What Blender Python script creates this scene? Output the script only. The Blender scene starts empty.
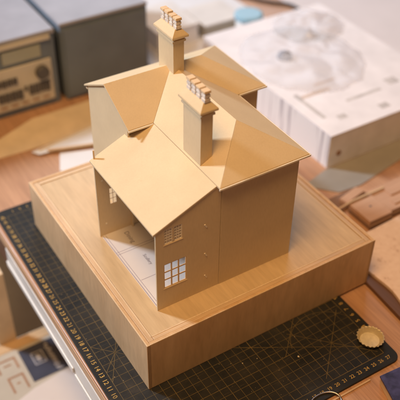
import bpy, bmesh, math, random
from mathutils import Matrix, Vector, noise as mnoise
random.seed(7)
scene = bpy.context.scene
COL = scene.collection
S = 0.01                      # everything below is written in centimetres

# ------------------------------------------------------------------ camera
cd = bpy.data.cameras.new('camera')
cam = bpy.data.objects.new('camera', cd); COL.objects.link(cam)
RX = (0.84840045, -0.52919436, 0.01303846)
RY = (-0.33180824, -0.55082131, -0.76583234)
RZ = (0.41245602, 0.64540624, -0.64290810)
CL = (-0.22156889, -0.43842195, 0.66773823)
cam.matrix_world = Matrix(((RX[0], -RY[0], -RZ[0], CL[0]), (RX[1], -RY[1], -RZ[1], CL[1]),
                           (RX[2], -RY[2], -RZ[2], CL[2]), (0, 0, 0, 1)))
cd.lens = 69.936; cd.sensor_width = 36; cd.sensor_fit = 'HORIZONTAL'
cd.clip_start = 0.02; cd.clip_end = 50
cd.dof.use_dof = True; cd.dof.focus_distance = 0.79; cd.dof.aperture_fstop = 4.6
cd.dof.aperture_blades = 0
scene.camera = cam

# ------------------------------------------------------------------ world + lamps + exposure
w = bpy.data.worlds.new('World'); scene.world = w; w.use_nodes = True
bg = w.node_tree.nodes['Background']
bg.inputs[0].default_value = (1.0, 0.58, 0.37, 1); bg.inputs[1].default_value = 0.085

def area(name, loc, target, size, power, color, size_y=None):
    ld = bpy.data.lights.new(name, 'AREA'); ld.size = size; ld.energy = power; ld.color = color
    if size_y: ld.shape = 'RECTANGLE'; ld.size_y = size_y
    o = bpy.data.objects.new(name, ld); COL.objects.link(o)
    o.location = Vector(loc) * S
    d = (Vector(target) - Vector(loc)).normalized()
    o.rotation_euler = d.to_track_quat('-Z', 'Y').to_euler()
    return o
EL = math.radians(32)
LD = Vector((-0.6 * math.cos(EL), 0.8 * math.cos(EL), math.sin(EL)))
area('window_light', Vector((12, 12, 10)) + LD * 240, (12, 12, 10), 0.28, 46, (0.84, 1.0, 1.15))
area('ceiling_lamp', (-52, -30, 205), (14, 10, 8), 0.8, 33, (0.97, 0.575, 0.235))
area('rear_fill', (130, 210, 150), (20, 14, 5), 1.5, 19, (0.90, 0.97, 1.10))  # added soft cool fill from behind right, an unseen source, for sheen on tops
scene.view_settings.view_transform = 'Standard'
scene.view_settings.look = 'None'
scene.view_settings.exposure = 0.08
scene.view_settings.gamma = 1
scene.render.engine = 'CYCLES'

# ------------------------------------------------------------------ materials
MATS = {}
def nmat(name, col, rough=0.7, spec=0.4):
    m = bpy.data.materials.new(name); m.use_nodes = True
    nt = m.node_tree; b = nt.nodes['Principled BSDF']
    b.inputs['Base Color'].default_value = (*col, 1); b.inputs['Roughness'].default_value = rough
    b.inputs['Specular IOR Level'].default_value = spec
    MATS[name] = m
    return m, nt, b
def node(nt, t, **kw):
    n = nt.nodes.new(t)
    for k, v in kw.items():
        if hasattr(n, k): setattr(n, k, v)
        else: n.inputs[k].default_value = v
    return n
def coords(nt, scale=(1, 1, 1), rot=(0, 0, 0)):
    tc = node(nt, 'ShaderNodeTexCoord'); mp = node(nt, 'ShaderNodeMapping')
    mp.inputs['Scale'].default_value = scale; mp.inputs['Rotation'].default_value = rot
    nt.links.new(tc.outputs['Object'], mp.inputs['Vector'])
    return mp.outputs['Vector']
def nz(nt, vec, scale, detail=4, rough=0.55, dist=0.0):
    n = node(nt, 'ShaderNodeTexNoise'); n.inputs['Scale'].default_value = scale
    n.inputs['Detail'].default_value = detail; n.inputs['Roughness'].default_value = rough
    n.inputs['Distortion'].default_value = dist
    nt.links.new(vec, n.inputs['Vector']); return n.outputs['Fac']
def ramp(nt, fac, stops):
    r = node(nt, 'ShaderNodeValToRGB'); e = r.color_ramp.elements
    while len(e) < len(stops): e.new(0.5)
    for el, (p, c) in zip(e, stops):
        el.position = p; el.color = (*c, 1) if len(c) == 3 else c
    nt.links.new(fac, r.inputs['Fac']); return r.outputs['Color']
def mix(nt, fac, a, b, mode='MIX'):
    m = node(nt, 'ShaderNodeMix', data_type='RGBA', blend_type=mode)
    for s, v in ((m.inputs[0], fac), (m.inputs[6], a), (m.inputs[7], b)):
        if hasattr(v, 'node'): nt.links.new(v, s)
        else: s.default_value = v if isinstance(v, (int, float)) else (*v, 1)
    return m.outputs[2]
def bump(nt, b, h, strength, dist):
    n = node(nt, 'ShaderNodeBump'); n.inputs['Strength'].default_value = strength
    n.inputs['Distance'].default_value = dist
    nt.links.new(h, n.inputs['Height']); nt.links.new(n.outputs['Normal'], b.inputs['Normal'])
def mottled(name, col, rough=0.7, spec=0.3, amt=0.12, scale=60, bstr=0.1, bdist=0.0004, fine=900):
    m, nt, b = nmat(name, col, rough, spec)
    v = coords(nt)
    lo = tuple(c * (1 - amt) for c in col); hi = tuple(min(1, c * (1 + amt)) for c in col)
    f = nz(nt, v, scale, 6)
    nt.links.new(ramp(nt, f, [(0.3, lo), (0.7, hi)]), b.inputs['Base Color'])
    bump(nt, b, nz(nt, v, fine, 3), bstr, bdist)
    return m
def wood(name, c0, c1, rough=0.5, spec=0.4, along='y', scale=1.0, bstr=0.15, fine=0.45, stretch=0.06):
    m, nt, b = nmat(name, c0, rough, spec)
    sc = {'x': (stretch, 1, 1), 'y': (1, stretch, 1), 'z': (1, 1, stretch)}[along]
    v = coords(nt, sc)
    a = nz(nt, v, 45 * scale, 6, 0.6, 0.6)
    f = nz(nt, v, 420 * scale, 4, 0.6)
    big = nz(nt, coords(nt), 9 * scale, 3)
    c = ramp(nt, a, [(0.25, c0), (0.55, tuple((x + y) / 2 for x, y in zip(c0, c1))), (0.8, c1)])
    c = mix(nt, fine, c, ramp(nt, f, [(0.3, (0.68, 0.66, 0.64)), (0.62, (1, 1, 1))]), 'MULTIPLY')
    c = mix(nt, 0.6, c, ramp(nt, big, [(0.3, (0.86, 0.84, 0.82)), (0.7, (1.06, 1.04, 1.02))]), 'MULTIPLY')
    nt.links.new(c, b.inputs['Base Color'])
    bump(nt, b, f, bstr, 0.0003)
    r = ramp(nt, big, [(0.3, (rough - .1,) * 3), (0.7, (rough + .12,) * 3)])
    nt.links.new(r, b.inputs['Roughness'])
    return m

m, nt, b = nmat('card', (0.79, 0.61, 0.395), 0.72, 0.28)
v = coords(nt)
c = ramp(nt, nz(nt, v, 28, 7, 0.62), [(0.28, (0.715, 0.568, 0.378)), (0.72, (0.775, 0.62, 0.415))])
c = mix(nt, 0.22, c, ramp(nt, nz(nt, coords(nt, (1, 1, 0.25), (0.3, 0.2, 0.5)), 700, 3), [(0.35, (0.82, 0.80, 0.77)), (0.6, (1, 1, 1))]), 'MULTIPLY')
c = mix(nt, 0.5, c, ramp(nt, nz(nt, coords(nt, (1, 1, 1), (1, 2, 3)), 75, 4, 0.75), [(0.66, (1, 1, 1)), (0.78, (0.86, 0.82, 0.76))]), 'MULTIPLY')
oi = node(nt, 'ShaderNodeObjectInfo')
c = mix(nt, 1.0, c, ramp(nt, oi.outputs['Random'], [(0, (0.95, 0.945, 0.93)), (1, (1.02, 1.02, 1.03))]), 'MULTIPLY')
nt.links.new(c, b.inputs['Base Color'])
bump(nt, b, nz(nt, v, 1100, 4), 0.2, 0.0003)
mottled('card_edge', (0.74, 0.55, 0.36), 0.8, 0.2, 0.08, 90)
mottled('pot', (0.80, 0.72, 0.66), 0.75, 0.2, 0.25, 260)
mottled('pale_card', (0.88, 0.80, 0.68), 0.75, 0.2, 0.08, 90)
mottled('paper', (0.68, 0.635, 0.635), 0.75, 0.25, 0.03, 30, 0.06)
mottled('tracing_paper', (0.62, 0.53, 0.43), 0.5, 0.4, 0.05, 60)
mottled('white_card', (0.76, 0.76, 0.80), 0.6, 0.3, 0.03, 20)
nmat('ink', (0.16, 0.13, 0.18), 0.7)
nmat('line_ink', (0.22, 0.17, 0.26), 0.7)
wood('ply_x', (0.60, 0.435, 0.255), (0.78, 0.61, 0.40), 0.42, 0.55, 'x', 0.55, 0.08, stretch=0.12)
wood('ply_y', (0.60, 0.435, 0.255), (0.78, 0.61, 0.40), 0.42, 0.55, 'y', 0.55, 0.08, stretch=0.12)
wood('ply_z', (0.63, 0.41, 0.225), (0.81, 0.575, 0.35), 0.45, 0.45, 'z', 0.45, 0.08, stretch=0.22)
wood('ply_rim', (0.62, 0.43, 0.26), (0.78, 0.58, 0.38), 0.45, 0.5, 'y', 1.6, 0.15)
wood('ply_rim_x', (0.62, 0.43, 0.26), (0.78, 0.58, 0.38), 0.45, 0.5, 'x', 1.6, 0.15)
wood('desk_wood', (0.46, 0.245, 0.14), (0.70, 0.42, 0.26), 0.38, 0.6, 'y', 0.85, 0.2, fine=0.9, stretch=0.035)
wood('desk_side', (0.52, 0.31, 0.18), (0.70, 0.45, 0.27), 0.45, 0.4, 'y', 0.7, 0.12)
wood('brown_wood', (0.12, 0.06, 0.035), (0.20, 0.10, 0.06), 0.5, 0.4, 'y', 0.7, 0.12)
wood('mdf', (0.55, 0.33, 0.22), (0.66, 0.43, 0.30), 0.65, 0.3, 'x', 1.0, 0.1)
wood('mdf_dark', (0.24, 0.14, 0.10), (0.32, 0.20, 0.14), 0.65, 0.3, 'x', 1.0, 0.1)
wood('pale_wood', (0.62, 0.42, 0.24), (0.74, 0.54, 0.34), 0.6, 0.3, 'x', 1.0, 0.1)
mottled('kraft', (0.76, 0.62, 0.46), 0.75, 0.2, 0.1, 30)
mottled('cream_carton', (0.50, 0.46, 0.40), 0.6, 0.3, 0.06, 20)
mottled('white_paint', (0.74, 0.73, 0.73), 0.4, 0.5, 0.05, 25)
mottled('grey_plastic', (0.15, 0.185, 0.235), 0.5, 0.4, 0.1, 25)
mottled('grey_top', (0.32, 0.32, 0.37), 0.4, 0.5, 0.1, 25)
mottled('cream_plastic', (0.60, 0.56, 0.49), 0.45, 0.4, 0.06, 25)
mottled('button_dark', (0.10, 0.095, 0.10), 0.5, 0.4, 0.1, 25)
mottled('display', (0.36, 0.37, 0.30), 0.25, 0.5, 0.05, 25)
mottled('blue_card', (0.055, 0.06, 0.20), 0.4, 0.5, 0.45, 120)
mottled('slate_card', (0.05, 0.055, 0.09), 0.5, 0.4, 0.15, 60)
mottled('print_brown', (0.36, 0.2, 0.12), 0.6, 0.3, 0.1, 60)
mottled('print_tan', (0.68, 0.56, 0.50), 0.6, 0.3, 0.1, 60)
mottled('print_pale', (0.40, 0.40, 0.44), 0.6, 0.3, 0.1, 60)
mottled('print_grey', (0.60, 0.57, 0.58), 0.6, 0.3, 0.2, 60)
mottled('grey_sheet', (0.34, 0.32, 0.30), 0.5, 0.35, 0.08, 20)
mottled('platform', (0.86, 0.78, 0.78), 0.9, 0.1, 0.04, 12, 0.3, 0.003, 150)
mottled('pale_carton', (0.72, 0.69, 0.68), 0.6, 0.3, 0.08, 20)
mottled('carpet', (0.84, 0.76, 0.76), 0.95, 0.1, 0.08, 8, 0.5, 0.004, 250)
mottled('grey_board', (0.36, 0.335, 0.29), 0.7, 0.3, 0.1, 12)
mottled('cap_lining', (0.68, 0.58, 0.40), 0.5, 0.4, 0.12, 250)
mottled('black_rubber', (0.03, 0.03, 0.035), 0.5, 0.4, 0.1, 60)
mottled('blue_lid', (0.30, 0.52, 0.68), 0.4, 0.5, 0.05, 60)
mottled('crumb', (0.80, 0.68, 0.5), 0.8, 0.2, 0.1, 300)
m, nt, b = nmat('brass', (0.66, 0.55, 0.36), 0.42); b.inputs['Metallic'].default_value = 0.35
m, nt, b = nmat('steel', (0.5, 0.45, 0.42), 0.3); b.inputs['Metallic'].default_value = 1
# cork: speckled
m, nt, b = nmat('cork', (0.6, 0.42, 0.3), 0.85, 0.2)
v = coords(nt)
c = ramp(nt, nz(nt, v, 130, 8, 0.7), [(0.30, (0.45, 0.28, 0.20)), (0.42, (0.80, 0.60, 0.48)), (0.7, (0.88, 0.69, 0.57))])
nt.links.new(c, b.inputs['Base Color']); bump(nt, b, nz(nt, v, 400, 6), 0.3, 0.0006)
# cutting mat: dark self-healing vinyl, scratched
m, nt, b = nmat('mat_vinyl', (0.03, 0.032, 0.036), 0.55, 0.3)
v = coords(nt)
scr = nz(nt, coords(nt, (0.05, 1, 1), (0, 0, 0.6)), 900, 3, 0.7)
dust = nz(nt, v, 22, 7, 0.7)
c = ramp(nt, dust, [(0.35, (0.010, 0.012, 0.015)), (0.6, (0.026, 0.025, 0.024)), (0.78, (0.062, 0.050, 0.038))])
c = mix(nt, ramp(nt, scr, [(0.60, (0, 0, 0)), (0.70, (0.8, 0.8, 0.8))]), c, (0.055, 0.046, 0.036))
nt.links.new(c, b.inputs['Base Color']); bump(nt, b, nz(nt, v, 1600, 3), 0.25, 0.0003)
# printed grid: yellow ink, rubbed off in places
def ink_mat(name, col, t0, t1):
    m, nt, b = nmat(name, col, 0.6, 0.3)
    f = nz(nt, coords(nt), 30, 6, 0.7)
    nt.links.new(ramp(nt, f, [(t0, (0.05, 0.04, 0.024)), (t1, col)]), b.inputs['Base Color'])
ink_mat('grid_ink', (0.21, 0.148, 0.058), 0.25, 0.75)
ink_mat('number_ink', (0.60, 0.39, 0.11), 0.2, 0.55)
# crumpled clear film
m, nt, b = nmat('clear_film', (0.85, 0.85, 0.9), 0.2, 0.6)
tr = node(nt, 'ShaderNodeBsdfTransparent'); mx = node(nt, 'ShaderNodeMixShader')
mx.inputs[0].default_value = 0.20
nt.links.new(tr.outputs[0], mx.inputs[1]); nt.links.new(b.outputs[0], mx.inputs[2])
nt.links.new(mx.outputs[0], nt.nodes['Material Output'].inputs['Surface'])
# white carton with thin upright printed lines on its side
m, nt, b = nmat('white_carton', (0.76, 0.74, 0.78), 0.55, 0.35)
v = coords(nt, (0.15, 1, 0.05))
st = nz(nt, v, 110, 2, 0.4)
c = ramp(nt, st, [(0.34, (0.50, 0.48, 0.54)), (0.42, (0.84, 0.83, 0.88))])
nt.links.new(c, b.inputs['Base Color'])
mottled('white_carton_top', (0.86, 0.83, 0.88), 0.55, 0.35, 0.08, 25)
mottled('carton_end', (0.84, 0.83, 0.88), 0.6, 0.3, 0.12, 25)

# ------------------------------------------------------------------ building helpers
class MB:
    def __init__(s): s.v = []; s.f = []
    def add(s, vs, fs):
        o = len(s.v); s.v += [tuple(p) for p in vs]; s.f += [tuple(i + o for i in f) for f in fs]; return s
    def box(s, x0, x1, y0, y1, z0, z1):
        return s.add([(x0, y0, z0), (x1, y0, z0), (x1, y1, z0), (x0, y1, z0), (x0, y0, z1), (x1, y0, z1), (x1, y1, z1), (x0, y1, z1)],
                     [(3, 2, 1, 0), (4, 5, 6, 7), (0, 1, 5, 4), (1, 2, 6, 5), (2, 3, 7, 6), (3, 0, 4, 7)])
    def prism(s, pts, z0, z1):           # pts: counter-clockwise (x, y)
        n = len(pts)
        return s.add([(x, y, z0) for x, y in pts] + [(x, y, z1) for x, y in pts],
                     [tuple(range(n - 1, -1, -1)), tuple(range(n, 2 * n))] + [(i, (i + 1) % n, n + (i + 1) % n, n + i) for i in range(n)])
    def slab(s, pts, t):                 # 3-D polygon, thickened straight down by t
        n = len(pts)
        return s.add([p for p in pts] + [(p[0], p[1], p[2] - t) for p in pts],
                     [tuple(range(n)), tuple(range(2 * n - 1, n - 1, -1))] + [((i + 1) % n, i, n + i, n + (i + 1) % n) for i in range(n)])
    def frustum(s, a, b):                # a, b: (x0,x1,y0,y1,z)
        r = lambda q: [(q[0], q[2], q[4]), (q[1], q[2], q[4]), (q[1], q[3], q[4]), (q[0], q[3], q[4])]
        return s.add(r(a) + r(b), [(3, 2, 1, 0), (4, 5, 6, 7), (0, 1, 5, 4), (1, 2, 6, 5), (2, 3, 7, 6), (3, 0, 4, 7)])
    def lathe(s, prof, n=16, c=(0, 0), squish=None):
        vs = []; fs = []
        for r, z in prof:
            for k in range(n):
                a = 2 * math.pi * k / n
                rr = r if squish is None else squish(r, a, z)
                vs.append((c[0] + rr * math.cos(a), c[1] + rr * math.sin(a), z))
        for i in range(len(prof) - 1):
            for k in range(n):
                k2 = (k + 1) % n
                fs.append((i * n + k, i * n + k2, (i + 1) * n + k2, (i + 1) * n + k))
        fs.append(tuple(range(n - 1, -1, -1))); fs.append(tuple(range((len(prof) - 1) * n, len(prof) * n)))
        return s.add(vs, fs)
    def tube(s, pts, r, n=8):
        pts = [Vector(p) for p in pts]; vs = []; fs = []
        for i, p in enumerate(pts):
            d = (pts[min(i + 1, len(pts) - 1)] - pts[max(i - 1, 0)]).normalized()
            u = d.cross(Vector((0, 0, 1)));  u = u.normalized() if u.length > 1e-4 else Vector((1, 0, 0))
            q = d.cross(u)
            for k in range(n):
                a = 2 * math.pi * k / n
                vs.append(p + (u * math.cos(a) + q * math.sin(a)) * r)
        for i in range(len(pts) - 1):
            for k in range(n):
                fs.append((i * n + k, i * n + (k + 1) % n, (i + 1) * n + (k + 1) % n, (i + 1) * n + k))
        fs.append(tuple(range(n - 1, -1, -1))); fs.append(tuple(range((len(pts) - 1) * n, len(pts) * n)))
        return s.add(vs, fs)
    def wall(s, xs, rows, solid, axis, p0, p1):
        # a sheet standing along x (axis 'x', thickness y p0..p1) or along y; rows: functions z(x); solid[j][i]
        ni, nj = len(xs) - 1, len(rows) - 1
        P = (lambda a, z, t: (a, t, z)) if axis == 'x' else (lambda a, z, t: (t, a, z))
        for j in range(nj):
            for i in range(ni):
                if not solid[j][i]: continue
                q = [(xs[i], rows[j](xs[i])), (xs[i + 1], rows[j](xs[i + 1])), (xs[i + 1], rows[j + 1](xs[i + 1])), (xs[i], rows[j + 1](xs[i]))]
                nb = [(j - 1, i), (j, i + 1), (j + 1, i), (j, i - 1)]
                vs = [P(a, z, p0) for a, z in q] + [P(a, z, p1) for a, z in q]
                fs = [(0, 1, 2, 3), (7, 6, 5, 4)]
                for k, (jj, ii) in enumerate(nb):
                    if not (0 <= jj < nj and 0 <= ii < ni and solid[jj][ii]):
                        fs.append((k, 4 + k, 4 + (k + 1) % 4, (k + 1) % 4))
                s.add(vs, fs)
        return s
    def build(s, name, mat, parent=None, origin=(0, 0, 0), bevel=0, smooth=False, merge=True):
        me = bpy.data.meshes.new(name)
        ox, oy, oz = origin
        me.from_pydata([((x - ox) * S, (y - oy) * S, (z - oz) * S) for x, y, z in s.v], [], s.f)
        bm = bmesh.new(); bm.from_mesh(me)
        if merge: bmesh.ops.remove_doubles(bm, verts=bm.verts, dist=1e-6)
        bmesh.ops.recalc_face_normals(bm, faces=bm.faces)
        bm.to_mesh(me); bm.free()
        if smooth:
            for p in me.polygons: p.use_smooth = True
        me.materials.append(MATS[mat])
        o = bpy.data.objects.new(name, me); COL.objects.link(o)
        if parent is not None: o.parent = parent
        else: o.location = Vector(origin) * S
        if bevel:
            bv = o.modifiers.new('bevel', 'BEVEL'); bv.width = bevel * S; bv.segments = 2
            bv.limit_method = 'ANGLE'; bv.angle_limit = math.radians(40)
        return o
def tag(o, label, cat, group=None):
    o['label'] = label; o['category'] = cat
    if group: o['group'] = group
    return o
def thing(name, origin, label, cat, group=None):
    e = bpy.data.objects.new(name, None); COL.objects.link(e); e.location = Vector(origin) * S
    e.empty_display_size = 0.02
    return tag(e, label, cat, group)
def text_verts(txt, size):
    cu = bpy.data.curves.new('t', 'FONT'); cu.body = txt; cu.size = size; cu.align_x = 'CENTER'; cu.align_y = 'CENTER'
    cu.resolution_u = 2
    o = bpy.data.objects.new('t', cu); COL.objects.link(o)
    bpy.context.view_layer.update()
    me = bpy.data.meshes.new_from_object(o.evaluated_get(bpy.context.evaluated_depsgraph_get()))
    vs = [tuple(v.co) for v in me.vertices]; fs = [tuple(p.vertices) for p in me.polygons]
    bpy.data.objects.remove(o); bpy.data.curves.remove(cu); bpy.data.meshes.remove(me)
    return vs, fs
TCACHE = {}
def put_text(mb, txt, size, x, y, z, ang):
    key = (txt, size)
    if key not in TCACHE: TCACHE[key] = text_verts(txt, size)
    vs, fs = TCACHE[key]; c, s_ = math.cos(ang), math.sin(ang)
    mb.add([(x + a * c - b_ * s_, y + a * s_ + b_ * c, z) for a, b_, _ in vs], fs)

TZ = -0.30                                   # table surface; the mat is 3 mm thick and its top is z = 0
# ------------------------------------------------------------------ setting
fl = MB().box(-160, 260, -160, 260, -75, -74).build('floor', 'carpet'); fl['kind'] = 'structure'

O = (130, 60, -74)
pink_platform = thing('pink_platform', O, 'pale pink bedding added beyond the right edge of the desk, raised out of its shadow', 'pink_platform')  # invented raised platform, set high so its top clears the desk's shadow
MB().box(70, 200, -20, 150, -73.9, -38).build('platform_base', 'platform', pink_platform, O, bevel=2)
MB().box(69.5, 200.5, -20.5, 150.5, -37.9, -20).build('platform_top', 'platform', pink_platform, O, bevel=4)
O = (-4.4, 0, TZ)
desk = thing('desk', O, 'orange brown wooden desk with a white rail under its edge', 'desk')
MB().box(-4.22, 66.5, -45, 100, TZ - 1.5, TZ).build('desk_top', 'desk_wood', desk, O, bevel=0.12)
MB().box(-4.36, -4.235, -45, 100, TZ - 1.52, TZ - 0.03).build('edge_band', 'desk_side', desk, O, bevel=0.06)
rail = MB().box(-4.40, -3.2, -45, 30, -5.7, -1.9).build('rail', 'white_paint', desk, O, bevel=0.15)
MB().box(-4.62, -4.41, 9.6, 29.8, -4.9, -4.0).build('lip', 'white_paint', rail, O, bevel=0.1)
MB().box(-4.62, -4.41, -45, 9.2, -5.4, -4.5).build('lip', 'white_paint', rail, O, bevel=0.1)
MB().box(-4.2, -0.5, 30.2, 36, -6.5, -1.83).build('corner_block', 'brown_wood', desk, O, bevel=0.2)
MB().box(14, 19, 88, 93, -73.99, -1.83).build('leg', 'brown_wood', desk, O, bevel=0.2)
MB().box(60, 65, 90, 95, -73.99, -1.83).build('leg', 'brown_wood', desk, O, bevel=0.2)
MB().box(60, 65, -40, -35, -73.99, -1.83).build('leg', 'brown_wood', desk, O, bevel=0.2)

# ------------------------------------------------------------------ cutting mat
MA = math.radians(-0.5)
O = (10.8, 12.1, TZ)
mat_t = thing('cutting_mat', O, 'black cutting mat with worn yellow grid under the plywood base', 'cutting mat')
mat_t.rotation_euler = (0, 0, MA)
mw, mh, rc = 14.75, 22.5, 1.0
pts = []
for cx, cy, a0 in ((mw - rc, mh - rc, 0), (-mw + rc, mh - rc, 90), (-mw + rc, -mh + rc, 180), (mw - rc, -mh + rc, 270)):
    for k in range(7):
        a = math.radians(a0 + 15 * k); pts.append((cx + rc * math.cos(a), cy + rc * math.sin(a)))
MB().prism(pts, 0, 0.3).build('sheet', 'mat_vinyl', mat_t, bevel=0.03)
g = MB(); zl = 0.303
gx0, gx1, gy0, gy1 = -13.5, 13.5, -21, 21
lw = 0.022
for i in range(28):
    x = gx0 + i; ww = lw * (1.5 if i % 5 == 0 or i == 27 else 1)
    g.add([(x - ww, gy0, zl), (x + ww, gy0, zl), (x + ww, gy1, zl), (x - ww, gy1, zl)], [(0, 1, 2, 3)])
for j in range(43):
    y = gy0 + j; ww = lw * (1.5 if j % 5 == 0 or j == 42 else 1)
    g.add([(gx0, y - ww, zl + .002), (gx1, y - ww, zl + .002), (gx1, y + ww, zl + .002), (gx0, y + ww, zl + .002)], [(0, 1, 2, 3)])
def diag(x0, y0, x1, y1, ww=0.028, z=zl + .004):
    def clip(xa, ya, xb, yb):
        t = 1.0
        if xb < gx0: t = min(t, (gx0 - xa) / (xb - xa))
        if xb > gx1: t = min(t, (gx1 - xa) / (xb - xa))
        if yb < gy0: t = min(t, (gy0 - ya) / (yb - ya))
        if yb > gy1: t = min(t, (gy1 - ya) / (yb - ya))
        return xa + (xb - xa) * t, ya + (yb - ya) * t
    mx_, my_ = (x0 + x1) / 2, (y0 + y1) / 2
    (x0, y0), (x1, y1) = clip(mx_, my_, x0, y0), clip(mx_, my_, x1, y1)
    d = Vector((x1 - x0, y1 - y0)).normalized(); n = Vector((-d.y, d.x)) * ww
    g.add([(x0 - n.x, y0 - n.y, z), (x0 + n.x, y0 + n.y, z), (x1 + n.x, y1 + n.y, z), (x1 - n.x, y1 - n.y, z)], [(0, 1, 2, 3)])
for (sx, sy, L) in ((-11.5, -6, 4.5), (9.5, -17, 5)):
    for a in ((45, 60, 135) if sx < 0 else (45, 135)):
        r = math.radians(a); diag(sx - L * math.cos(r), sy - L * math.sin(r) , sx + L * math.cos(r), sy + L * math.sin(r))
diag(-2, -11, 12.5, -19.4, z=zl + .006)
diag(4, -16, 13, -7, z=zl + .008)
for k in range(40):                                         # protractor arc
    a0, a1 = math.radians(20 + k * 3.5), math.radians(20 + (k + 1) * 3.5)
    diag(9.5 + 4.5 * math.cos(a0), -17 + 4.5 * math.sin(a0), 9.5 + 4.5 * math.cos(a1), -17 + 4.5 * math.sin(a1), 0.022, zl + .010)
g.build('grid_print', 'grid_ink', mat_t, merge=False)
nb = MB()
for j in range(1, 43):
    put_text(nb, str(j), 0.74, gx0 - 0.62, gy0 + j, zl, math.radians(-90))
    put_text(nb, str(j), 0.74, gx1 + 0.62, gy0 + j, zl, math.radians(90))
for i in range(1, 28):
    put_text(nb, str(i), 0.58, gx0 + i, gy0 - 0.72, zl, 0)
    put_text(nb, str(i), 0.58, gx0 + i, gy1 + 0.72, zl, math.radians(180))
nb.build('number_print', 'number_ink', mat_t, merge=False)

# ------------------------------------------------------------------ plywood base
BW, BD, BH = 29.6, 30.0, 6.88
O = (BW / 2, BD / 2, 0.02)
base = thing('plywood_base', O, 'pale plywood box carrying the model house', 'base')
T = 0.42
MB().box(0, T, 0.0, BD, 0.02, BH).build('side_panel', 'ply_z', base, O, bevel=0.05)
MB().box(BW - T, BW, 0.0, BD, 0.02, BH).build('side_panel', 'ply_z', base, O, bevel=0.05)
MB().box(T + .01, BW - T - .01, 0.012, T, 0.02, BH - .012).build('side_panel', 'ply_z', base, O, bevel=0.05)
MB().box(T + .01, BW - T - .01, BD - T, BD - .012, 0.02, BH - .012).build('side_panel', 'ply_z', base, O, bevel=0.05)
for px in (0.13, 0.28, BW - T + .13, BW - T + .28):
    MB().box(px - .022, px + .022, -.004, .01, .05, BH - .06).build('ply_layer', 'brown_wood', base, O)
a, b2 = T + .03, 1.05
MB().box(a, b2, a, BD - a, 5.9, BH - .06).build('rim_strip', 'ply_rim', base, O, bevel=0.05)
MB().box(BW - b2, BW - a, a, BD - a, 5.9, BH - .06).build('rim_strip', 'ply_rim', base, O, bevel=0.05)
MB().box(b2 + .02, BW - b2 - .02, a, b2, 5.9, BH - .07).build('rim_strip', 'ply_rim_x', base, O, bevel=0.05)
MB().box(b2 + .02, BW - b2 - .02, BD - b2, BD - a, 5.9, BH - .07).build('rim_strip', 'ply_rim_x', base, O, bevel=0.05)
wood('ply_highlight', (0.74, 0.57, 0.38), (0.88, 0.72, 0.52), 0.5, 0.4, 'y', 2.0, 0.2)  # pale wood painting the bright highlight lines along the worn rim edges
for (x0, x1, y0, y1, zt) in ((.0, .13, .0, BD, BH), (BW - .13, BW, .0, BD, BH), (.14, BW - .14, .012, .13, BH - .004), (.14, BW - .14, BD - .13, BD - .012, BH - .004)):
    MB().box(x0 + .02, x1 - .02, y0 + .02, y1 - .02, zt - .03, zt + .014).build('edge_highlight', 'ply_highlight', base, O, bevel=.008)
for (x0, x1, y0, y1) in ((.90, 1.03, .95, BD - .95), (BW - 1.03, BW - .90, .95, BD - .95), (1.06, BW - 1.06, .90, 1.03), (1.06, BW - 1.06, BD - 1.03, BD - .90)):
    MB().box(x0, x1, y0, y1, BH - .1, BH - .042).build('edge_highlight', 'ply_highlight', base, O, bevel=.008)
GZ = 6.76
MB().box(b2 + .03, BW - b2 - .03, b2 + .03, BD - b2 - .03, 6.2, GZ).build('top_board', 'ply_y', base, O, bevel=0.03)

# ------------------------------------------------------------------ model house
O = (13, 12, GZ)
house = thing('model_house', O, 'cream card model house with two chimneys and open lean-to', 'model house')
EZ = 20.62; RZt = 23.42; RT = 0.2
def part(mb, name, mat, parent=None, bevel=0.0, **k): return mb.build(name, mat, parent or house, O, bevel, **k)
cst = lambda c: (lambda x: c)
cat_top = lambda x: 17.5 + (x - 2.92) * (3.04 / 7.01)            # upper surface of the lean-to roof
under = lambda x: cat_top(x) - 0.19
# near gable of the lean-to with two window openings
xs = [3.25, 4.10, 4.20, 6.20, 6.70, 10.6]
rows = [cst(GZ), cst(9.6), cst(12.9), cst(15.55), cst(17.42), under]
sol = [[1] * 5 for _ in range(5)]
sol[1][1] = sol[1][2] = sol[1][3] = 0
sol[3][2] = 0
part(MB().wall(xs, rows, sol, 'x', 3.62, 3.80), 'gable_wall', 'card')
# far wall of the lean-to
xs = [3.25, 4.75, 5.62, 10.6]; rows = [cst(GZ), cst(10.9), cst(13.15), under]
part(MB().wall(xs, rows, [[1, 1, 1], [1, 0, 1], [1, 1, 1]], 'x', 16.72, 16.90), 'gable_wall', 'card')
def sash(x0, x1, z0, z1, y, nx, nz_, bar, name='window', fr=0.06, dep=0.09, bmat='card_edge'):
    m = MB()
    m.box(x0, x0 + fr, y, y + dep, z0, z1).box(x1 - fr, x1, y, y + dep, z0, z1)
    m.box(x0 + fr, x1 - fr, y, y + dep, z0, z0 + fr).box(x0 + fr, x1 - fr, y, y + dep, z1 - fr, z1)
    wnd = part(m, name, bmat)
    gx = (x1 - x0 - 2 * fr) / nx; gz = (z1 - z0 - 2 * fr) / nz_
    for i in range(1, nx):
        part(MB().box(x0 + fr + gx * i - bar / 2, x0 + fr + gx * i + bar / 2, y + .015, y + dep - .01, z0 + fr, z1 - fr), 'glazing_bar', bmat, wnd)
    for j in range(1, nz_):
        part(MB().box(x0 + fr, x1 - fr, y + .02, y + dep - .015, z0 + fr + gz * j - bar / 2, z0 + fr + gz * j + bar / 2), 'glazing_bar', bmat, wnd)
    return wnd
sash(4.10, 6.70, 9.6, 12.9, 3.66, 3, 3, 0.17, fr=0.09)
sash(4.20, 5.12, 15.55, 17.42, 3.66, 3, 5, 0.10, fr=0.08, bmat='pale_card')
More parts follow.
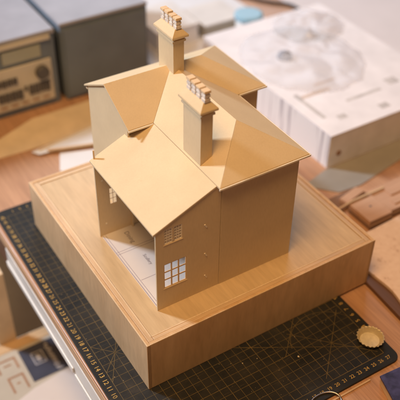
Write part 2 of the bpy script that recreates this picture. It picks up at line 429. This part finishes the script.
sash(5.28, 6.20, 15.55, 17.42, 3.66, 3, 5, 0.10, fr=0.08, bmat='pale_card')
part(MB().box(5.12, 5.28, 3.625, 3.795, 15.55, 17.42), 'mullion', 'card')
part(MB().box(4.0, 6.8, 3.585, 3.622, 9.46, 9.56), 'window_sill', 'card')
part(MB().box(4.1, 6.3, 3.585, 3.622, 15.42, 15.51), 'window_sill', 'card')
for xa, xb in ((4.29, 5.03), (5.37, 6.11)):
    part(MB().box(xa, xb, 3.752, 3.785, 15.64, 17.33), 'pane', 'tracing_paper')
sash(4.75, 5.62, 10.9, 13.15, 16.76, 2, 3, 0.05, fr=0.05)
# joining tabs on the near and far gables
for (x, z) in ((8.88, 15.87), (8.95, 11.95), (9.0, 8.82)):
    q = [(x - .18, z + .22), (x - .05, z + .26), (x + .18, z - .18), (x + .05, z - .23)]
    part(MB().add([(a, 3.55, c) for a, c in q] + [(a, 3.63, c) for a, c in q],
                  [(0, 1, 2, 3), (7, 6, 5, 4), (0, 4, 5, 1), (1, 5, 6, 2), (2, 6, 7, 3), (3, 7, 4, 0)]), 'joining_tab', 'pale_card')
for (x, z) in ((4.0, 14.6), (4.1, 8.4), (7.8, 8.4)):
    part(MB().box(x - .1, x + .1, 16.68, 16.73, z - .1, z + .1), 'joining_tab', 'pale_card')
part(MB().box(3.30, 3.46, 16.78, 16.90, 17.3, 18.75), 'joining_tab', 'card_edge')
# main block walls
part(MB().wall([10.66, 19.95], [cst(GZ), cst(20.3)], [[1]], 'x', 3.58, 3.76), 'wall', 'card')
part(MB().wall([3.82, 16.30], [cst(GZ), cst(20.3)], [[1]], 'y', 10.62, 10.80), 'wall', 'card')
part(MB().wall([3.78, 16.30], [cst(GZ), cst(20.3)], [[1]], 'y', 19.77, 19.94), 'wall', 'card')
# rear block walls
def rtop(y): return 20.3 + (5.3 - abs(y - 21.0)) * 0.5283 + 0.10
part(MB().wall([16.32, 21.0, 25.70], [cst(GZ), rtop], [[1, 1]], 'y', 7.18, 7.36), 'wall', 'card')
part(MB().wall([7.38, 10.6], [cst(GZ), cst(20.3)], [[1]], 'x', 16.91, 17.05), 'wall', 'card')
part(MB().wall([19.96, 23.80], [cst(GZ), cst(20.3)], [[1]], 'x', 16.30, 16.48), 'wall', 'card')
part(MB().wall([16.50, 25.50], [cst(GZ), cst(20.3)], [[1]], 'y', 23.62, 23.79), 'wall', 'card')
part(MB().wall([7.38, 23.80], [cst(GZ), cst(20.3)], [[1]], 'x', 25.52, 25.70), 'wall', 'card')
# roof sheets (upper surfaces)
e = 0.012
A = (9.95, 2.92, EZ); Bc = (20.62, 2.92, EZ); M1 = (15.28, 8.30, RZt); J = (15.28, 21.0, RZt)
Vl = (9.95, 15.7, EZ); Vr = (20.62, 15.7, EZ)
Gl = (6.98, 15.7, EZ); Gr = (6.98, 21.0, RZt); Gf = (6.98, 26.3, EZ)
Rk = (19.1, 21.0, RZt); Rn = (24.4, 15.7, EZ); Rf = (24.4, 26.3, EZ)
def inset(poly, d=0.010):
    c = sum((Vector(p) for p in poly), Vector()) / len(poly)
    return [tuple(Vector(p) + (c - Vector(p)).normalized() * d) for p in poly]
def sheet(poly, t=RT): return part(MB().slab(inset(poly), t), 'roof_panel', 'card', bevel=0.02)
sheet([(2.92, 3.47, cat_top(2.92)), (9.93, 3.47, cat_top(9.93)), (9.93, 17.05, cat_top(9.93)), (2.92, 17.05, cat_top(2.92))])
sheet([A, M1, J, Vl][::-1]); sheet([Bc, Vr, J, M1]); sheet([A, Bc, M1])
sheet([Gl, Vl, J, Gr]); sheet([Vr, Rn, Rk, J]); sheet([Gr, Rk, Rf, Gf]); sheet([Rn, Rf, Rk])
# eave boards under the overhangs
def eave(x0, x1, y0, y1): part(MB().box(x0, x1, y0, y1, EZ - .42, EZ - RT - .04), 'eave_board', 'card_edge', bevel=0.03)
eave(10.1, 20.47, 3.08, 3.575)
eave(19.96, 20.45, 3.60, 15.75)
eave(7.12, 9.9, 15.86, 16.28)
eave(20.5, 24.25, 15.86, 16.28)
eave(23.82, 24.24, 16.3, 26.1)
eave(7.12, 23.8, 25.72, 26.12)
# eave highlights: added pale strips paint the lit fascia edge along the near eaves
def eave_highlight(x0, x1, y0, y1): part(MB().box(x0, x1, y0, y1, EZ - .25, EZ - .05), 'eave_highlight', 'pale_card', bevel=0.03)
eave_highlight(9.85, 20.72, 2.78, 2.915)
eave_highlight(20.63, 20.76, 2.92, 15.5)
eave_highlight(6.95, 9.9, 15.56, 15.695)
eave_highlight(20.78, 24.53, 15.56, 15.695)
eave_highlight(24.41, 24.54, 15.70, 26.4)
# chimneys
def chimney(x0, x1, y0, y1, zb, zt):
    c = MB().frustum((x0, x1, y0, y1, zb), (x0, x1, y0, y1, zt - .55))
    sh = part(c, 'chimney', 'card', bevel=0.015)
    o1 = .16; o2 = .34
    part(MB().box(x0 - o1, x1 + o1, y0 - o1, y1 + o1, zt - .54, zt - .30), 'band', 'card', sh, bevel=0.02)
    part(MB().box(x0 - .03, x1 + .03, y0 - .03, y1 + .03, zt - .295, zt + .02), 'neck', 'card', sh)
    part(MB().box(x0 - o2, x1 + o2, y0 - o2 - .1, y1 + o2 + .1, zt + .03, zt + .28), 'cap', 'card', sh, bevel=0.03)
    xm = (x0 + x1) / 2
    part(MB().frustum((x0 - o2 + .02, x1 + o2 - .02, y0 - o2 - .07, y1 + o2 + .07, zt + .29), (xm - .36, xm + .36, y0 + .12, y1 - .12, zt + .95)), 'cap_slope', 'card', sh, bevel=0.02)
    for k in range(4):
        yy = y0 + .30 + (y1 - y0 - .60) * k / 3
        zz = zt + .96; yy += random.uniform(-.03, .03); pot_h = random.uniform(-.05, .05)
        pot = MB().box(xm - .31, xm + .31, yy - .31, yy + .31, zz, zz + .34)
        pot.box(xm - .25, xm + .25, yy - .25, yy + .25, zz + .34, zz + .52)
        pot.box(xm - .31, xm + .31, yy - .31, yy + .31, zz + .52, zz + .78)
        pot.box(xm - .26, xm + .26, yy - .26, yy + .26, zz + .78, zz + .98)
        pt_ = part(pot, 'chimney_pot', 'pot', sh, merge=False)
        part(MB().frustum((xm - .37, xm + .37, yy - .37, yy + .37, zz + .981), (xm - .34 + pot_h * .5, xm + .34, yy - .34, yy + .34 + pot_h * .5, zz + 1.26 + pot_h)), 'pot_cap', 'card_edge', sh, bevel=.03)
chimney(10.12, 11.45, 6.72, 9.92, 20.2, 26.85)
chimney(14.62, 15.95, 19.45, 22.65, 21.5, 27.35)
# printed floor plan glued inside the lean-to
plan = part(MB().box(3.42, 10.6, 3.82, 16.70, GZ + .003, GZ + .035), 'floor_plan', 'paper')
ln = MB(); z = GZ + .040
def seg(x0, y0, x1, y1, ww=.022):
    d = Vector((x1 - x0, y1 - y0)).normalized(); n = Vector((-d.y, d.x)) * ww
    ln.add([(x0 - n.x, y0 - n.y, z), (x0 + n.x, y0 + n.y, z), (x1 + n.x, y1 + n.y, z), (x1 - n.x, y1 - n.y, z)], [(0, 1, 2, 3)])
seg(3.52, 3.9, 3.52, 16.6, .03); seg(3.80, 3.9, 3.80, 16.6)
seg(3.5, 13.35, 10.5, 13.35); seg(3.5, 13.0, 10.5, 13.0)
seg(3.9, 8.3, 6.2, 8.3)
part(ln, 'plan_line', 'line_ink', plan, merge=False)
for wd, sz, yy in (('Dining', 0.78, 14.95), ('Scullery', 0.56, 10.75)):
    tx = MB(); put_text(tx, wd, sz, 6.05, yy, z + .002, math.radians(-90))
    part(tx, 'lettering', 'ink', plan, merge=False)

# ------------------------------------------------------------------ things on the mat and the near desk
O = (23.95, -6.95, 0.03)
cap = thing('bottle_cap', O, 'upturned crinkled brass bottle cap on the corner of the cutting mat', 'bottle cap')
cr = lambda r, a, z: r + (0.06 * math.sin(21 * a) if r > 1.33 else 0)
m = MB().lathe([(0.92, .03), (1.08, .07), (1.20, .20), (1.34, .42), (1.46, .66), (1.50, .72), (1.44, .72), (1.38, .64), (1.26, .40), (1.16, .19), (1.06, .12)], 126, (O[0], O[1]), cr)
m.build('shell', 'brass', cap, O, smooth=True)
MB().lathe([(1.04, .122), (1.10, .20), (0.95, .175), (0.9, .15)], 48, (O[0], O[1])).build('liner', 'cap_lining', cap, O, smooth=True)

cr_m = MB()
for (x, y, s_) in ((10.2, -2.2, .09), (11.9, -2.5, .10), (15.9, -4.6, .16), (-2.3, 3.3, .07), (-1.7, 2.4, .05), (9.1, -1.6, .05), (13, -5, .05), (-2.2, 17, .05), (8.0, -1.0, .04), (18, -6.3, .05), (17.2, -2.2, .04), (-2.6, 9.5, .04), *[(random.uniform(4, 24), random.uniform(-9, -.6), random.uniform(.015, .04)) for _ in range(60)], *[(random.uniform(-3.5, -.5), random.uniform(2, 30), random.uniform(.012, .03)) for _ in range(30)]):
    r = lambda: random.uniform(.5, 1) * s_
    cr_m.add([(x + r(), y, .005), (x, y + r(), .005), (x - r(), y, .005), (x, y - r(), .005), (x, y, .008 + r())], [(0, 1, 4), (1, 2, 4), (2, 3, 4), (3, 0, 4), (3, 2, 1, 0)])
cro = cr_m.build('wood_crumbs', 'crumb'); cro['kind'] = 'stuff'; cro['label'] = 'pale wood crumbs scattered over the cutting mat'

st = MB().box(15.3, 20.6, -10.98, -10.80, TZ + .002, TZ + .17).build('wood_strip', 'pale_wood', None, (18, -10.9, TZ), bevel=.02)
tag(st, 'thin wooden strip lying along the near edge of the cutting mat', 'wood strip')
pp = []
for k in range(41):
    a = math.radians(-60 + 300 * k / 40)
    pp.append((14.5 + 1.8 * math.cos(a), -11.0 + 1.3 * math.sin(a), 0.12 + 0.06 * math.sin(3 * a)))
wl = MB().tube(pp, 0.10, 8).build('wire_loop', 'steel', None, (15.3, -11.6, TZ), smooth=True)
tag(wl, 'bent metal wire loop at the bottom edge, overlapping the mat', 'wire')

O = (23.5, -15, TZ)
bk = thing('blue_box', O, 'dark blue flat box at the lower right corner', 'box')
pts = [(21.1, -11.75), (19.9, -15.6), (25, -18.5), (29, -12.2)]
MB().prism(pts[::-1] if False else [(21.1, -11.75), (19.9, -15.6), (26, -17.5), (27.5, -12.3)], TZ + .002, .82).build('tray', 'kraft', bk, O, bevel=.05)
MB().prism([(20.98, -11.65), (19.78, -15.7), (26.1, -17.6), (27.6, -12.2)], .825, 1.05).build('lid', 'blue_card', bk, O, bevel=.05)

# cork board with dark backing, right of the base
O = (36, 2, TZ)
ck = thing('cork_board', O, 'speckled pale cork board with dark edge, right of the plywood base', 'cork board')
def rnd(poly, r=0.9, n=6):
    out = []; N = len(poly)
    for i in range(N):
        p = Vector(poly[i]); a = (Vector(poly[i - 1]) - p).normalized(); b_ = (Vector(poly[(i + 1) % N]) - p).normalized()
        s0 = p + a * r; s1 = p + b_ * r
        for k in range(n + 1):
            t = k / n; q = s0 * (1 - t) ** 2 + p * 2 * t * (1 - t) + s1 * t * t; out.append((q.x, q.y))
    return out
pl = [(30.05, 6.0), (30.75, -2.9), (29.4, -8.5), (46, -9), (46, 6.7)]
MB().prism(rnd([(29.65, 6.2), (29.35, -1.5), (28.85, -8.8), (46.3, -9.3), (46.3, 6.85)], .4), TZ + .002, .28).build('backing', 'brown_wood', ck, O, bevel=.05)
MB().prism(rnd([(x + (.12 if x < 40 else 0), y) for x, y in pl], 1.2), .285, .72).build('cork_sheet', 'cork', ck, O, bevel=.04)

# machined MDF pieces behind the base
O = (40, 9, TZ)
z0 = TZ + .002
md = thing('fibreboard_plates', O, 'stack of brown fibreboard plates with a drilled hole', 'fibreboard')
MB().box(36.3, 40.25, 7.0, 11.25, z0, z0 + .62).build('plate', 'mdf_dark', md, O, bevel=.04)
MB().box(36.4, 40.2, 7.25, 11.3, z0 + .625, z0 + 1.3).build('plate', 'mdf', md, O, bevel=.04)
MB().lathe([(.16, z0 + 1.302), (.16, z0 + 1.31)], 12, (38.5, 9.6)).build('hole', 'button_dark', md, O)
O = (46, 11, TZ)
m2 = thing('slotted_fibreboard', O, 'long fibreboard piece with routed slots beside the drilled plates', 'fibreboard')
MB().box(40.4, 58, 7.4, 12.4, z0, z0 + .6).build('plate', 'mdf_dark', m2, O, bevel=.04)
MB().box(40.3, 58, 7.6, 12.3, z0 + .605, z0 + 1.2).build('plate', 'mdf', m2, O, bevel=.04)
for q in ((41.6, 58, 8.3, 9.1), (42.4, 58, 9.9, 11.3)):
    MB().box(*q, z0 + 1.201, z0 + 1.36).build('raised_strip', 'mdf', m2, O, bevel=.03)
t = MB().prism([(36.64, 12.0), (40.3, 12.75), (39.9, 14.05), (36.35, 13.2)], z0 + .31, z0 + .95).build('fibreboard_block', 'mdf', None, (38, 13, TZ), bevel=.05)
tag(t, 'small pale fibreboard block resting on a dark offcut', 'fibreboard')
t = MB().prism([(34.0, 11.6), (41.0, 12.4), (40.4, 14.6), (33.8, 14.4)], z0, z0 + .3).build('dark_offcut', 'mdf_dark', None, (37, 13, TZ), bevel=.03)
tag(t, 'dark brown flat offcut beside the rear right corner of the base', 'offcut')
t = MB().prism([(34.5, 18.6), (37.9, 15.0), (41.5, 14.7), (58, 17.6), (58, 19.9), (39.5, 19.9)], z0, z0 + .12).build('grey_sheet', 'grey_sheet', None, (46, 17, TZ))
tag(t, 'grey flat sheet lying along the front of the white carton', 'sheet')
t = MB().prism([(34.4, 11.30), (34.4, 11.05), (36.9, 11.38), (42.6, 11.45), (42.6, 11.7), (36.9, 11.65)], z0 + 1.365, z0 + 1.5).build('pale_stick', 'pale_wood', None, (36, 11, TZ))
t.location.z += 0; tag(t, 'thin pale stick lying across the fibreboard pieces', 'stick')

# ------------------------------------------------------------------ white carton with film and marks
O = (50, 36, TZ)
wc = thing('white_carton', O, 'large white carton with thin lines down its side, behind the house', 'carton')
MB().box(39.85, 40.0, 20.15, 53.0, TZ + .002, 5.15).build('side_panel', 'white_carton', wc, O, bevel=.04)
MB().box(40.02, 64, 20.0, 20.14, TZ + .002, 5.15).build('end_panel', 'carton_end', wc, O, bevel=.04)
MB().box(40.02, 64, 20.16, 53.0, TZ + .002, 5.1).build('body', 'carton_end', wc, O)
MB().box(39.8, 64.05, 19.95, 53.05, 5.16, 5.34).build('lid', 'white_carton_top', wc, O, bevel=.05)
MB().lathe([(.42, 0), (.42, .06)], 16).build('hole', 'print_brown', wc, (0, 0, 0))
h = [c for c in wc.children if c.name.startswith('hole')][0]
h.rotation_euler = (math.pi / 2, 0, 0); h.location = Vector((41.6 - O[0], 19.99 - O[1], 1.9 - O[2])) * S
for (x0, x1, y0, y1, mt) in ((42.2, 47.5, 29.5, 30.2, 'print_tan'), (47.4, 54, 25.6, 26.2, 'print_grey'), (43.5, 45.0, 22.6, 23.6, 'print_grey'), (50.5, 52.2, 21.6, 22.8, 'print_grey'), (56, 58, 26, 27.6, 'print_grey'), (41.5, 42.2, 24, 31, 'print_grey'), (46, 50, 31.4, 31.9, 'print_tan')):
    MB().box(x0, x1, y0, y1, 5.341, 5.352).build('printed_mark', mt, wc, O)
# crumpled film
def film(name, cx, cy, rx, ry, z0, hgt, seed, n=64):
    m = MB(); vs = []
    for j in range(n + 1):
        for i in range(n + 1):
            u, v_ = i / n * 2 - 1, j / n * 2 - 1
            x = cx + u * rx + 0.6 * mnoise.noise((u * 4, v_ * 4, seed)); y = cy + v_ * ry + 0.6 * mnoise.noise((u * 4, v_ * 4, seed + 9))
            rr = min(1, math.hypot(u, v_)); env = (1 - rr ** 2) ** .6
            h_ = abs(mnoise.noise((u * 1.7, v_ * 1.7, seed))) * 1.3 + abs(mnoise.noise((u * 3.6 + v_, v_ * 2.4, seed + 3))) * .7 + .15
            vs.append((x, y, z0 + .02 + env * hgt * h_))
    fs = [(j * (n + 1) + i, j * (n + 1) + i + 1, (j + 1) * (n + 1) + i + 1, (j + 1) * (n + 1) + i) for j in range(n) for i in range(n)
          if math.hypot((i + .5) / n * 2 - 1, (j + .5) / n * 2 - 1) < 0.99]
    m.add(vs, fs)
    o = m.build(name, 'clear_film', None, (cx, cy, z0), smooth=True)
    sd = o.modifiers.new('solid', 'SOLIDIFY'); sd.thickness = 0.0002
    return o
tag(film('plastic_film', 49.5, 39, 9.5, 10.5, 5.35, 1.15, 2.3), 'crumpled clear plastic film heaped on the white carton', 'plastic film')
tag(film('plastic_bag', 57, 47, 6.5, 5.6, 5.35, 1.4, 7.7), 'small crumpled plastic bag on the far end of the white carton', 'plastic bag')
for (x, y, r, nm, lb) in ((47.2, 40.6, 1.2, 'grey_jar', 'round grey pot under the film on the carton'),):
    o = MB().lathe([(r, 5.36), (r, 5.7), (r * .8, 6.1), (r * .4, 6.4), (r * .1, 6.45)], 20, (x, y)).build(nm, 'grey_top', None, (x, y, 5.36), smooth=True)
    tag(o, lb, 'pot')
# tub with a blue lid
O = (51.0, 56.0, TZ + .36)
tb = thing('blue_lidded_tub', O, 'round white tub with a light blue lid behind the carton', 'tub')
MB().lathe([(2.0, TZ + .36), (2.2, 2.4), (2.3, 4.6)], 28, O[:2]).build('tub', 'white_paint', tb, O, smooth=True)
MB().lathe([(2.5, 4.61), (2.55, 4.8), (2.5, 5.3), (2.1, 5.45), (.1, 5.45)], 28, O[:2]).build('lid', 'blue_lid', tb, O, bevel=.05)
# cable
pp = []
ctrl = [(58, 75), (63, 67), (66.2, 63), (65.9, 57.5), (64.9, 54.5)]
for i in range(len(ctrl) - 1):
    for k in range(10):
        t = k / 10; p0 = ctrl[max(i - 1, 0)]; p1 = ctrl[i]; p2 = ctrl[i + 1]; p3 = ctrl[min(i + 2, len(ctrl) - 1)]
        f = lambda a, b_, c, d: .5 * ((2 * b_) + (-a + c) * t + (2 * a - 5 * b_ + 4 * c - d) * t * t + (-a + 3 * b_ - 3 * c + d) * t ** 3)
        pp.append((f(p0[0], p1[0], p2[0], p3[0]), f(p0[1], p1[1], p2[1], p3[1]), TZ + .36))
cb = MB().tube(pp, .35, 10).build('black_cable', 'black_rubber', None, (62, 66, TZ), smooth=True)
tag(cb, 'black cable curving across the far right of the desk', 'cable')
# boxes and papers behind the chimneys
t = MB().prism([(32, 55), (46, 53.6), (59, 54.5), (58, 84), (34, 84)], z0, z0 + .35).build('paper_pile', 'white_card', None, (44, 70, TZ), bevel=.03)
tag(t, 'pile of large white sheets at the far end of the desk', 'paper')
zb2 = z0 + .352
O = (40, 66, zb2)
pb = thing('pale_box', O, 'blurred cream box behind the rear chimney', 'box')
MB().box(35.5, 43.5, 60.5, 70, zb2, 3.0).build('body', 'pale_carton', pb, O, bevel=.08)
MB().box(35.3, 43.7, 60.3, 70.2, 3.01, 3.6).build('lid', 'pale_carton', pb, O, bevel=.08)
O = (49, 64, zb2)
pb = thing('grey_box', O, 'blurred grey brown box between the cream box and blue lid', 'box')
MB().box(45, 53, 60.5, 68, zb2, 2.2).build('body', 'grey_board', pb, O, bevel=.08)
MB().box(44.9, 53.1, 60.4, 68.1, 2.21, 2.5).build('lid', 'pale_carton', pb, O, bevel=.05)

# ------------------------------------------------------------------ stereo
O = (9, 60, TZ)
sr = thing('stereo_unit', O, 'old grey stereo with cream control panel and display', 'stereo')
MB().box(-14, 15.0, 55.3, 76, TZ + .003, 11.6).build('body', 'grey_plastic', sr, O, bevel=.25)
MB().box(-14.1, 15.1, 55.1, 76.1, 11.61, 12.4).build('top_cover', 'grey_top', sr, O, bevel=.2)
MB().box(-13.8, 14.2, 54.85, 55.29, 11.0, 11.75).build('trim_strip', 'cream_plastic', sr, O, bevel=.1)
MB().box(-13.8, 14.0, 54.95, 55.29, 0.9, 7.9).build('control_panel', 'cream_plastic', sr, O, bevel=.12)
MB().box(6.6, 12.6, 55.05, 55.29, 8.5, 10.6).build('display', 'display', sr, O, bevel=.06)
k = MB().lathe([(1.05, 0), (1.05, .7), (.9, .85), (.1, .85)], 24).build('knob', 'button_dark', sr, (0, 0, 0))
k.rotation_euler = (math.pi / 2, 0, 0); k.location = Vector((12.3 - O[0], 54.94 - O[1], 6.1 - O[2])) * S
for (x0, x1, za, zb_) in ((5.0, 8.4, 5.1, 6.3), (5.0, 9.0, 2.5, 4.1), (9.9, 13.4, 2.7, 4.4), (9.2, 9.75, 3.6, 4.4), (0, 4.2, 5.1, 6.3), (0, 4.2, 2.5, 4.1)):
    nbt = 1 if x1 - x0 < 1 else 4
    for q in range(nbt):
        wq = (x1 - x0) / nbt
        MB().box(x0 + q * wq + .06, x0 + (q + 1) * wq - .06, 54.7, 54.94, za + random.uniform(0, .15), zb_).build('button', 'button_dark', sr, O, bevel=.06)
for i in range(5):
    MB().box(5.2 + i * 1.7, 6.3 + i * 1.7, 54.9, 54.945, 1.5, 1.8).build('printed_mark', 'print_brown', sr, O)
O = (23, 62, TZ)
sp = thing('loudspeaker', O, 'plain dark grey loudspeaker cabinet beside the stereo', 'loudspeaker')
MB().box(15.9, 30.6, 55.0, 74, TZ + .003, 12.3).build('cabinet', 'grey_plastic', sp, O, bevel=.25)
MB().box(16.3, 30.2, 54.7, 54.99, 0.3, 11.9).build('grille', 'grey_plastic', sp, O, bevel=.1)
MB().box(15.8, 30.7, 54.9, 74.1, 12.31, 12.9).build('top_cover', 'grey_top', sp, O, bevel=.2)
t = MB().lathe([(2.0, 12.42), (2.2, 13.5), (2.0, 15.5), (1.4, 16), (.1, 16)], 24, (1.5, 66)).build('white_cup', 'white_paint', None, (1.5, 66, 12.41), smooth=True)
tag(t, 'white cup standing on the stereo at the top left', 'cup')

# card sheets in front of the stereo
t = MB().prism([(-9, 46.5), (7.2, 45.6), (16, 46.3), (24, 47), (24, 53.2), (9, 52.9), (2.9, 50.3), (-9, 49)], z0, z0 + .15).build('kraft_sheet', 'kraft', None, (8, 49, TZ))
tag(t, 'large tan card sheet lying in front of the stereo', 'card sheet')
t = MB().prism([(5.6, 44.6), (6.3, 43.5), (9.2, 43.2), (17.5, 40.6), (22, 46.5), (15.6, 46.6)], z0 + .30, z0 + .42).build('white_card_offcut', 'white_card', None, (12, 44, TZ))
tag(t, 'tapered white card offcut lying over the tan sheet edge', 'card')
t = MB().prism([(9.1, 42.75), (7.4, 38.9), (12, 34.8), (18, 39.5)], z0, z0 + .12).build('white_card_sheet', 'white_card', None, (11, 39, TZ))
tag(t, 'white card sheet on the desk just behind the base', 'card sheet')
t = MB().prism([(7.6, 43.75), (7.75, 43.3), (17.8, 40.2), (18.0, 40.5)], z0 + .425, z0 + .70).build('tan_strip', 'pale_wood', None, (12, 42, TZ))
tag(t, 'thin tan wooden strip across the white card pieces', 'wood strip')
t = MB().prism([(6.6, 44.5), (6.75, 44.3), (15.9, 46.1), (15.8, 46.35)], z0 + .425, z0 + .62).build('tan_strip', 'kraft', None, (12, 45, TZ))  # sliver drawn in tan for the shadow behind the white offcut
tag(t, 'narrow tan sliver painting the shadow along the far side of the tapered white offcut', 'wood strip')

# ------------------------------------------------------------------ under the desk edge, lower left
O = (-4, 24, -74)
sh = thing('storage_shelf', O, 'low wooden shelf unit below the desk edge, lower left', 'shelf')
MB().box(-40, 14, 6, 33, -24.2, -22.6).build('shelf_board', 'kraft', sh, O, bevel=.1)
MB().box(-40, 14, 29.5, 31.2, -22.59, -20.6).build('ledge', 'pale_wood', sh, O, bevel=.1)
MB().box(-40, 14, 44, 45, -74, -12).build('back_panel', 'grey_board', sh, O)
MB().box(-7.6, -5.0, 31.3, 33.2, -74, -7.5).build('upright', 'kraft', sh, O, bevel=.1)
MB().box(-39, -37, 7, 32, -74, -24.3).build('leg', 'kraft', sh, O, bevel=.1)
MB().box(11, 13, 7, 32, -74, -24.3).build('leg', 'kraft', sh, O, bevel=.1)
O = (-6, 24, -22.5)
pc = thing('printed_carton', O, 'cream carton with a dark blue label, under the desk edge', 'carton')
MB().box(-16, 2.5, 17, 29.3, -22.58, -20.4).build('body', 'cream_carton', pc, O, bevel=.08)
lab = MB().box(-5.9, 2.2, 22.6, 28.7, -20.399, -20.36).build('label', 'slate_card', pc, O)
em = MB()
for (x0, x1, y0, y1) in ((-4.6, -2.9, 27.2, 27.35), (-4.6, -2.9, 25.1, 25.25), (-4.6, -4.45, 25.25, 27.2), (-3.05, -2.9, 25.25, 27.2), (-4.1, -3.4, 25.6, 26.8)):
    em.box(x0, x1, y0, y1, -20.359, -20.345)
em.build('emblem', 'print_pale', lab, O)
lt = MB()
for i in range(9):
    y = 28.0 - i * .58
    lt.box(-2.3 + random.uniform(-.1, .1), -1.75 + random.uniform(-.1, .2), y - .2, y + .18, -20.359, -20.345)
lt.box(-2.2, -1.4, 22.9, 23.2, -20.359, -20.345)
lt.build('lettering', 'print_pale', lab, O)
for (x0, x1, y0, y1) in ((-9.5, -6.6, 26.0, 28.2), (-8.9, -6.6, 22.2, 25.0)):
    m = MB()
    for q in ((x0, x1, y1 - .3, y1), (x0, x0 + .3, y0, y1 - .3), (x1 - .3, x1, y0, y1 - .3), (x0 + .9, x1 - .9, (y0 + y1) / 2 - .15, (y0 + y1) / 2 + .1)):
        m.box(*q, -20.399, -20.38)
    m.build('printed_outline', 'print_brown', pc, O)
t = MB().prism([(-14, 2), (14, 2), (14, 24.5), (-6.2, 21.6), (-14, 19.2)], -20.33, -20.24).build('white_sheet', 'paper', None, (-4, 15, -20.3))
tag(t, 'white paper sheet over the carton at the bottom left', 'paper')
